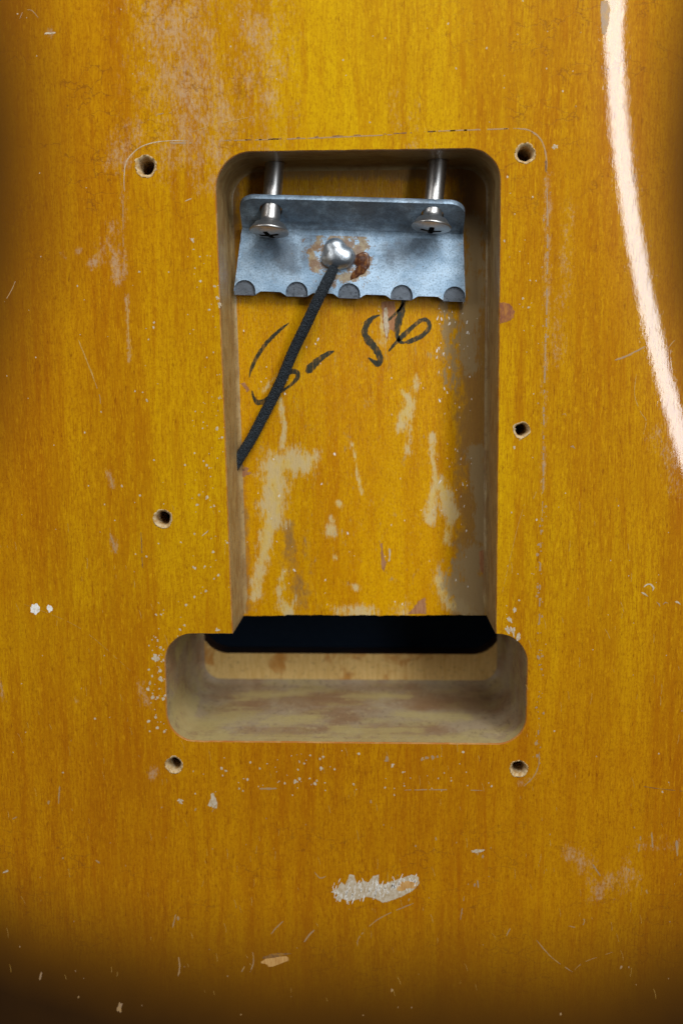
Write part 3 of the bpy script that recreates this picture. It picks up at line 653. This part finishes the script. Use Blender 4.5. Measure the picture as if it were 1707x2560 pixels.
# short fibres / checking highlights spread over the lower body
hb = MB()
for _ in range(260):
    px, py = random.uniform(0, 1707), random.uniform(1250, 2520); p = U(px, py)
    if solid(p): continue
    a = random.gauss(math.pi / 2, .18); L = random.uniform(.5, 2.6)
    ribbon(hb, [p, p + L / 2 * np.array([math.cos(a), math.sin(a)]), p + L * np.array([math.cos(a + .1), math.sin(a + .1)])], .05 + .05 * random.random(), 0, .025, .2, px=False)
o = hb.build('fine_scratches', M['scratch'], body); o['kind'] = 'stuff'

# ---- handwritten date on the cavity floor
cg = lambda L: [(520 + x / 2.063, 740 + y / 2.063) for x, y in L]
def ink(pts, w, gaps=0.0, ragged=.25, label=None):
    m_ = MB(); w0_ = w; w = (lambda k: 1.18 * (w0_(k) if callable(w0_) else w0_)); ribbon(m_, cg(pts), w, ZF, .05, ragged, gaps, True, .25); q = m_.build('handwritten_stroke', M['ink'], body)
    if label: q['label'] = label
ink([(418, 138), (360, 185), (300, 245), (250, 320), (225, 375), (213, 420)], lambda k: .42 + .25 * math.sin(k * 3.14) + .15 * k, label='handwritten numeral 6 in dark ink')
ink([(228, 488), (235, 520), (250, 545), (275, 548), (320, 525), (380, 492), (430, 455), (458, 425), (460, 395), (440, 388), (415, 400), (395, 440)], lambda k: .75 + .25 * math.sin(k * 9))
ink([(508, 395), (535, 365), (570, 330), (610, 302), (650, 283)], lambda k: 1.75 - 1.1 * k, label='handwritten dash in dark ink')
ink([(885, 98), (845, 115), (815, 150), (808, 190), (825, 225), (855, 262), (880, 300), (888, 330), (875, 350), (850, 335), (825, 318)], lambda k: .85 + .45 * math.sin(k * 3.1), label='handwritten numeral 5 in dark ink')
ink([(1010, 10), (1000, 60), (985, 120), (975, 170), (975, 210), (1000, 240), (1060, 225), (1115, 195), (1140, 160), (1130, 128), (1105, 122), (1065, 150), (1015, 195), (970, 240), (930, 285)], lambda k: (1.9 if k < .12 else 1.5 - 1.1 * (k - .12) / .25 if k < .37 else .85 - .1 * math.sin(k * 12)), .0, .3, label='handwritten numeral 6 in dark ink beside the 5')
ink([(925, 130), (985, 70), (1010, 30)], .5, .3)

# ------------------------------------------------------------------ spring claw
ZT, ZB, ZP = -7.0, -14.2, -14.0           # flange top, bend, plate end (face towards the camera)
q = U(880, 660, ZP); claw_loc = np.array([q[0] * S, q[1] * S, (BACK + ZP - 1.2) * S])
claw = empty('spring_claw', tuple(claw_loc), 'blue grey galvanised metal spring claw with five hooks inside the cavity', 'spring claw')
tl, tr = U(604, 497, ZT), U(1156, 509, ZT)       # ends of the flange's top edge (corners rounded later)
bl, br_ = U(606, 563, ZB), U(1157, 579, ZB)
el, er = U(584, 734, ZP), U(1163, 753, ZP)
ux = (br_ - bl); WB = np.linalg.norm(ux); ux /= WB; uy = np.array([ux[1], -ux[0]])     # uy points down the plate
PH = ((el - bl) @ uy + (er - br_) @ uy) / 2
xl0, xr0 = 0.0, WB; xl1, xr1 = (el - bl) @ ux, (er - bl) @ ux
def plate_pt(a, b, dz=0.0):
    p = bl + ux * a + uy * b; return (p[0], p[1], ZB + (ZP - ZB) * b / PH + dz)
hookc = [xl1 + (xr1 - xl1) * (((132 + 245) / 2 - 132) / 1193 + k * (1267.5 - 188.5) / 4 / 1193) for k in range(5)]
hr = (xr1 - xl1) * 57 / 1193; NB = .75; HT = PH - 3.1
def sidex(b, s): return (xl0 + (xl1 - xl0) * b / PH) if s < 0 else (xr0 + (xr1 - xr0) * b / PH)
lp = [(sidex(b, -1), b) for b in np.linspace(0, HT + hr, 14)]
for k, hc in enumerate(hookc):
    arc = [(hc - hr * math.cos(t), HT + hr - .0 - hr * math.sin(t)) for t in np.linspace(0, math.pi, 15)]
    if k == 0: arc = [p for p in arc if p[0] > sidex(p[1], -1) + .02]
    if k == 4: arc = [p for p in arc if p[0] < sidex(p[1], 1) - .02]
    if k > 0: lp.append((hc - hr, PH))
    lp += arc
    if k < 4:
        n0, n1_ = hc + hr, hookc[k + 1] - hr
        lp.append((n0, PH))
        for t in np.linspace(0, 1, 13):
            dn = NB * min(1, math.sin(math.pi * t) * 1.9) ** .8 if 0 < t < 1 else 0
            if 0 < t < 1: lp.append((n0 + .05 + (n1_ - n0 - .1) * t, PH - dn))
lp += [(sidex(b, 1), b) for b in np.linspace(HT + hr, 0, 14)]
lp += [(t, 0.0) for t in np.linspace(WB, 0, 40)[1:-1]]
dd = [lp[0]]
for p in lp[1:]:
    if np.hypot(p[0] - dd[-1][0], p[1] - dd[-1][1]) > .03: dd.append(p)
lp = dd
pv, pf = cdt(lp, [], jgrid(0, WB, 0, PH, .55) , .2)
TH = 1.2
mp = MB()
warp = lambda a, b: .10 * nz(a * .12, b * .12, 3) + .03 * nz(a * .6, b * .6, 8)
mp.add([plate_pt(a, b, warp(a, b)) for a, b in pv], [t[::-1] for t in pf], 0)
k2 = len(mp.v)
lpe = [(a, b) for a, b in lp if not (b < .01)]
mp.loft([[plate_pt(a, b, warp(a, b)) for a, b in lpe], [plate_pt(a, b, -TH) for a, b in lpe]], 0, closed=False, smooth=False)
mp.add([plate_pt(a, b, -TH) for a, b in pv], pf, 0)
plate = mp.build('plate', M['claw'], claw, claw_loc)
cxy = np.array(mp.v)[:, :2]
FL_ = lambda L: [(520 + x / 2.063, 360 + y / 2.063) for x, y in L]
FLUX = [tuple(FL_([(560, 445), (680, 440), (800, 450)])) + (9, .9), tuple(FL_([(535, 560), (540, 610), (560, 645)])) + (13, 1), tuple(FL_([(790, 480), (805, 530), (770, 545)])) + (17, 1),
        tuple(FL_([(690, 690), (740, 690), (800, 665), (815, 600)])) + (15, 1), tuple(FL_([(580, 470), (560, 530)])) + (12, .6), tuple(FL_([(675, 570)])) + (64, .55), tuple(FL_([(640, 480), (740, 480)])) + (14, .6), tuple(FL_([(610, 660), (700, 700)])) + (10, .7)]
SHADE = [((790, 570), (760, 650), 50, .6), ((600, 560), (760, 570), 40, .6), ((690, 600), (720, 650), 70, .8), ((1060, 600), (980, 640), 60, .7), ((830, 560), (1000, 575), 26, .6)]  # shade below the flange and screw heads, painted onto the plate
attr(plate, 'flux', strokes_field(cxy, FLUX, ZP)); attr(plate, 'painted_shade', strokes_field(cxy, SHADE, ZP, True))

# flange: bent up from the plate, rounded upper corners, two screw holes are filled by the screws
fv3 = np.array([(tl[0] + tr[0]) / 2 - (bl[0] + br_[0]) / 2, (tl[1] + tr[1]) / 2 - (bl[1] + br_[1]) / 2, ZT - ZB]); FH = np.linalg.norm(fv3); fv3 /= FH
fx3 = np.array([ux[0], ux[1], 0]); fn3 = np.cross(fx3, fv3); fn3 /= np.linalg.norm(fn3)
if fn3[1] > 0: fn3 = -fn3                                          # faces down the cavity, towards the hooks
b3 = np.array([bl[0], bl[1], ZB])
def fl_pt(a, h, d=0.0): return b3 + fx3 * a + fv3 * h + fn3 * d
frame_off = 0.0
# screws (axis passes through the flange)
def P3(px, py, z): p = U(px, py, z); return np.array([p[0], p[1], z])
SCR = [(P3(687, 412, -11.8), P3(673, 584, -8.9)), (P3(1093, 404, -11.8), P3(1077, 573, -9.0))]
holes_f = []
for w0, h0 in SCR:
    ax = h0 - w0; t = ((b3 - w0) @ fn3) / (ax @ fn3); hit = w0 + ax * t; rel = hit - b3
    holes_f.append((rel @ fx3, rel @ fv3))
cr_ = 3.6
fl = [(0, 0)] + [(cr_ - cr_ * math.cos(t), FH - cr_ + cr_ * math.sin(t)) for t in np.linspace(0, math.pi / 2, 12)] + [(a, FH) for a in np.linspace(cr_, WB - cr_, 30)[1:-1]] + \
     [(WB - cr_ + cr_ * math.sin(t), FH - cr_ + cr_ * math.cos(t)) for t in np.linspace(0, math.pi / 2, 12)] + [(WB, 0)] + [(a, 0) for a in np.linspace(WB, 0, 40)[1:-1]]
HR = 2.45
hl = [[(c[0] + HR * math.cos(t), c[1] + HR * math.sin(t)) for t in np.linspace(0, 2 * math.pi, 25)[:-1]] for c in holes_f]
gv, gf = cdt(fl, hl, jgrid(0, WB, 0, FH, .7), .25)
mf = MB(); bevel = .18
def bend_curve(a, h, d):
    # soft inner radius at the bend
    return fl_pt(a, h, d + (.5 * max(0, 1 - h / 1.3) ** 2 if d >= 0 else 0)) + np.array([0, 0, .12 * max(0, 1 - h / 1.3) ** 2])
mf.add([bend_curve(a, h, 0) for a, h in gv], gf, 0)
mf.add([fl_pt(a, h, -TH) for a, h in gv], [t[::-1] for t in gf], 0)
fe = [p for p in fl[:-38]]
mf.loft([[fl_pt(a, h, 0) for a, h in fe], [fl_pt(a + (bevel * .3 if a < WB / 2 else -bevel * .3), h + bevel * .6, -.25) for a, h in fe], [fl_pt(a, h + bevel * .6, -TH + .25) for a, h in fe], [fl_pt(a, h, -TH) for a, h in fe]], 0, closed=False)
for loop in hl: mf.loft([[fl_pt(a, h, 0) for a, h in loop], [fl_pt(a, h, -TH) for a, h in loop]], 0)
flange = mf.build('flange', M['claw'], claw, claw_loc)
fxy = np.array(mf.v); attr(flange, 'flux', np.full(len(fxy), -1.0)); attr(flange, 'painted_shade', np.clip(.5 + .3 * np.array([nz(p[0] * .2, p[1] * .2, p[2] * .2) for p in fxy]), 0, 1))  # flange colour darkened to paint in the shade on its face

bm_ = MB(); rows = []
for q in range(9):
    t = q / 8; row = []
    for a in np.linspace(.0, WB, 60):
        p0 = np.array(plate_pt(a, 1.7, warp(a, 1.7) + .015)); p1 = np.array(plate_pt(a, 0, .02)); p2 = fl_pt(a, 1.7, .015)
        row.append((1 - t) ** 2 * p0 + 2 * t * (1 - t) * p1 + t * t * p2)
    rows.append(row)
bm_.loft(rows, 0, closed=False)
bend = bm_.build('bend', M['claw'], claw, claw_loc); attr(bend, 'flux', np.full(len(bm_.v), -1.0)); attr(bend, 'painted_shade', np.repeat(np.linspace(.25, .5, 9), 60))  # painted shade deepens from the plate up to the flange

# hooks: half round tongues set back and bent down
for k, hc in enumerate(hookc):
    hm = MB(); r = hr - .06
    base = [(hc - r, PH + .15)] + [(hc - r * math.cos(t), HT + hr - r * math.sin(t)) for t in np.linspace(0, math.pi, 17)] + [(hc + r, PH + .15)]
    base = [(min(max(a, sidex(b, -1) - .25), sidex(b, 1) + .25), b) for a, b in base]
    dz = lambda a, b: -.50 - .12 * (b - HT) + .05 * nz(a, b, k)
    gv2, gf2 = cdt(base, [], jgrid(hc - r, hc + r, HT, PH, .5), .15)
    hm.add([plate_pt(a, b, dz(a, b)) for a, b in gv2], [t[::-1] for t in gf2])
    hm.loft([[plate_pt(a, b, dz(a, b)) for a, b in base], [plate_pt(a, b, dz(a, b) - 1.1) for a, b in base]], closed=True, smooth=False)
    hm.build('hook', M['hook'], claw, claw_loc)

# solder blob and flux on the plate
def dome(mbd, lobes, e=0.0, rr_=3.8, floor=.02, N=34):
    c = np.mean([l[0] for l in lobes], 0); rings = []
    def H(p):
        s = 0
        for (lc, lr, lh) in lobes:
            d = np.linalg.norm(p - lc) / lr; s += math.exp(3.2 * lh * max(0, 1 - d * d) ** .5) - 1 if d < 1 else 0
        return math.log(1 + s) / 3.2
    K_ = 44; dirs = [np.array([math.cos(2 * math.pi * i / K_), math.sin(2 * math.pi * i / K_)]) for i in range(K_)]
    lim = []
    for d in dirs:
        r = 0.2
        while H(c + d * r) > .04 and r < rr_ * 2: r += .04
        lim.append(r)
    lim = [(lim[i - 1] + lim[i] + lim[(i + 1) % K_]) / 3 for i in range(K_)]
    vs = [(c[0], c[1], ZP + H(c) + e)]; fs = []
    for q in range(1, 13):
        for i, d in enumerate(dirs):
            t = (q / 12) ** .8; p = c + d * lim[i] * t; h = H(p) if q < 12 else -.15
            vs.append((p[0], p[1], ZP + h + e + .04 * nz(p[0] * 1.3, p[1] * 1.3, 2)))
    for i in range(K_): fs.append((0, 1 + i, 1 + (i + 1) % K_))
    for q in range(11):
        for i in range(K_): fs.append((1 + q * K_ + i, 1 + (q + 1) * K_ + i, 1 + (q + 1) * K_ + (i + 1) % K_, 1 + q * K_ + (i + 1) % K_))
    mbd.add(vs, fs)
cc = lambda x, y: U(520 + x / 2.063, 360 + y / 2.063, ZP)
ms = MB(); dome(ms, [(cc(655, 545), 2.6, 1.9), (cc(625, 590), 1.9, 1.4), (cc(705, 585), 2.5, 2.2), (cc(668, 585), 2.9, 2.5)]); ms.build('solder_blob', M['solder'], claw, claw_loc)
ms = MB(); dome(ms, [(cc(803, 586), 1.4, .12), (cc(772, 598), 1.2, .16), (cc(800, 618), 1.5, .17), (cc(788, 648), 1.2, .14), (cc(760, 672), 1.0, .10), (cc(725, 690), 1.0, .07)]); qf = ms.build('flux_residue', M['flux'], claw, claw_loc); qf['label'] = 'glossy dark red brown flux beside the solder'

# ------------------------------------------------------------------ claw screws
def make_screw(w0, h0, label, extra):
    ax = (h0 - w0); L = np.linalg.norm(ax); ax /= L
    loc = np.array([w0[0] * S, w0[1] * S, (BACK + w0[2]) * S])
    root = empty('claw_screw', tuple(loc), label, 'screw', 'screws holding the spring claw')
    rot = Vector(ax).to_track_quat('Z', 'Y'); root.rotation_mode = 'QUATERNION'; root.rotation_quaternion = rot
    def lathe(prof, K_=36):
        m_ = MB(); m_.loft([[(r * math.cos(2 * math.pi * i / K_), r * math.sin(2 * math.pi * i / K_), z) for i in range(K_)] for r, z in prof]); return m_
    RS, RH = 2.05, 4.3
    lathe([(RS, -5), (RS, L - 4.0), (RS, L - 3.2)]).build('shank', M['chrome'], root, up=False)
    m_ = lathe([(RS * 1.0, L - 3.3), (RS * 1.03, L - 2.5), (2.75, L - 2.35), (3.15, L - 2.15), (4.08, L - .85), (RH, L - .62), (RH + .02, L - .45), (RH - .12, L - .28)])
    dome_z = lambda x, y: L - .28 + .75 * (1 - (x * x + y * y) / (RH - .12) ** 2)
    a_, b_ = .62, 2.15; cross = []
    for k in range(4):
        c_, s_ = math.cos(k * math.pi / 2 + extra), math.sin(k * math.pi / 2 + extra)
        for (x, y) in [(a_, -a_), (b_, -a_ * .85), (b_ + .15, 0), (b_, a_ * .85)]: cross.append((x * c_ - y * s_, x * s_ + y * c_))
    rim = [((RH - .12) * math.cos(2 * math.pi * i / 36), (RH - .12) * math.sin(2 * math.pi * i / 36)) for i in range(36)]
    hv, hf = cdt(rim, [cross], jgrid(-4, 4, -4, 4, .6), .15)
    m_.add([(x, y, dome_z(x, y)) for x, y in hv], hf)
    head = m_.build('head', M['chrome'], root, up=False)
    m2 = MB(); m2.loft([[(x, y, dome_z(x, y)) for x, y in cross], [(x * .75, y * .75, L - 1.0) for x, y in cross], [(x * .1, y * .1, L - 1.9) for x, y in cross]], smooth=False)
    m2.build('cross_recess', M['recess'], head, up=False)
    return root
make_screw(*SCR[0], 'nickel claw screw standing out of the metal plate, its shank showing beneath the head', .35)
make_screw(*SCR[1], 'nickel claw screw driven in until its head meets the metal plate', -.05)
# drilled mouths where the screws enter the cavity wall
for (w0, h0), dx in zip(SCR, (.45, .1)):
    m_ = MB(); K_ = 22; ax = (h0 - w0) / np.linalg.norm(h0 - w0)
    cx_, cz_ = w0[0] + dx, w0[2]
    hitp = 40.6 - .48
    vs = [(cx_, hitp - .03, cz_)] + [(cx_ + 2.35 * (1 + .12 * nz(math.cos(t) * 2, math.sin(t) * 2, dx * 9)) * math.cos(t), hitp - .05, cz_ + 2.2 * math.sin(t)) for t in np.linspace(0, 2 * math.pi, K_ + 1)[:-1]]
    m_.add(vs, [(0, 1 + (i + 1) % K_, 1 + i) for i in range(K_)])
    m_.build('drilled_mouth', M['dirt'], body)

# ------------------------------------------------------------------ ground wire
m_ = MB(); wh = U(589, 1158, ZF + 1.7)
m_.add([(-32.62, wh[1], ZF + 1.75)] + [(-32.60, wh[1] + 1.75 * (1 + .25 * nz(math.cos(t) * 2, math.sin(t) * 2, 4)) * math.cos(t), ZF + 1.75 + 1.6 * math.sin(t)) for t in np.linspace(0, 2 * math.pi, 25)[:-1]], [(0, 1 + i, 1 + (i + 1) % 24) for i in range(24)])
m_.build('drilled_mouth', M['dirt'], body)
ZW = ZF + 1.25
wp = [P3(836, 668, -11.9), P3(818, 702, -11.6), P3(806, 726, -11.4), P3(794, 750, -11.6), P3(762, 818, -13.2), P3(732, 880, -14.7), P3(705, 946, -15.2), P3(684, 990, ZW + .3), P3(654, 1048, ZW + .1), P3(630, 1094, ZW + .3), P3(611, 1125, ZW + .35), P3(594, 1152, ZW + .4), P3(578, 1180, ZW + .4), P3(562, 1210, ZW + .4)]
W = smooth_curve(wp, .3); mw = MB(); rings = []; K_ = 20
for i, p in enumerate(W):
    t = W[min(i + 1, len(W) - 1)] - W[max(i - 1, 0)]; t /= np.linalg.norm(t); s_ = np.cross(t, [0, 0, 1]); s_ /= np.linalg.norm(s_); u_ = np.cross(s_, t)
    r = 1.24 * (.80 + .20 * min(1, i / 8)) * (1 + .03 * nz(i * .15, 2))
    rings.append([p + r * (1 + .045 * math.sin(3 * q + i * .9) * math.sin(3 * q - i * .9) + .05 * nz(q * 1.7, i * .6, 3)) * (math.cos(2 * math.pi * q / K_) * s_ + math.sin(2 * math.pi * q / K_) * u_) for q in range(K_)])
mw.loft(rings, 0, flip=True); mw.add([tuple(x) for x in rings[0]], [tuple(range(K_))])
wl = np.array([W[0][0] * S, W[0][1] * S, (BACK + W[0][2]) * S])
wr = empty('ground_wire', tuple(wl), 'black cloth covered wire running from the solder blob to the cavity wall', 'wire')
sl_ = mw.build('cloth_sleeve', M['cloth'], wr, wl)
fz_ = MB()
for _ in range(420):
    i = random.randrange(3, len(rings) - 3); q = random.randrange(K_); a = np.array(rings[i][q]); c = W[i]; d = (a - c) / np.linalg.norm(a - c)
    t = W[i + 1] - W[i]; t /= np.linalg.norm(t); L = random.uniform(.15, .45); e_ = a + d * L * .6 + t * random.uniform(-1, 1) * L
    fz_.add([a - t * .03, a + t * .03, e_], [(0, 1, 2)])
q = fz_.build('cloth_fuzz', M['cloth'], wr, wl); q['kind'] = 'stuff'
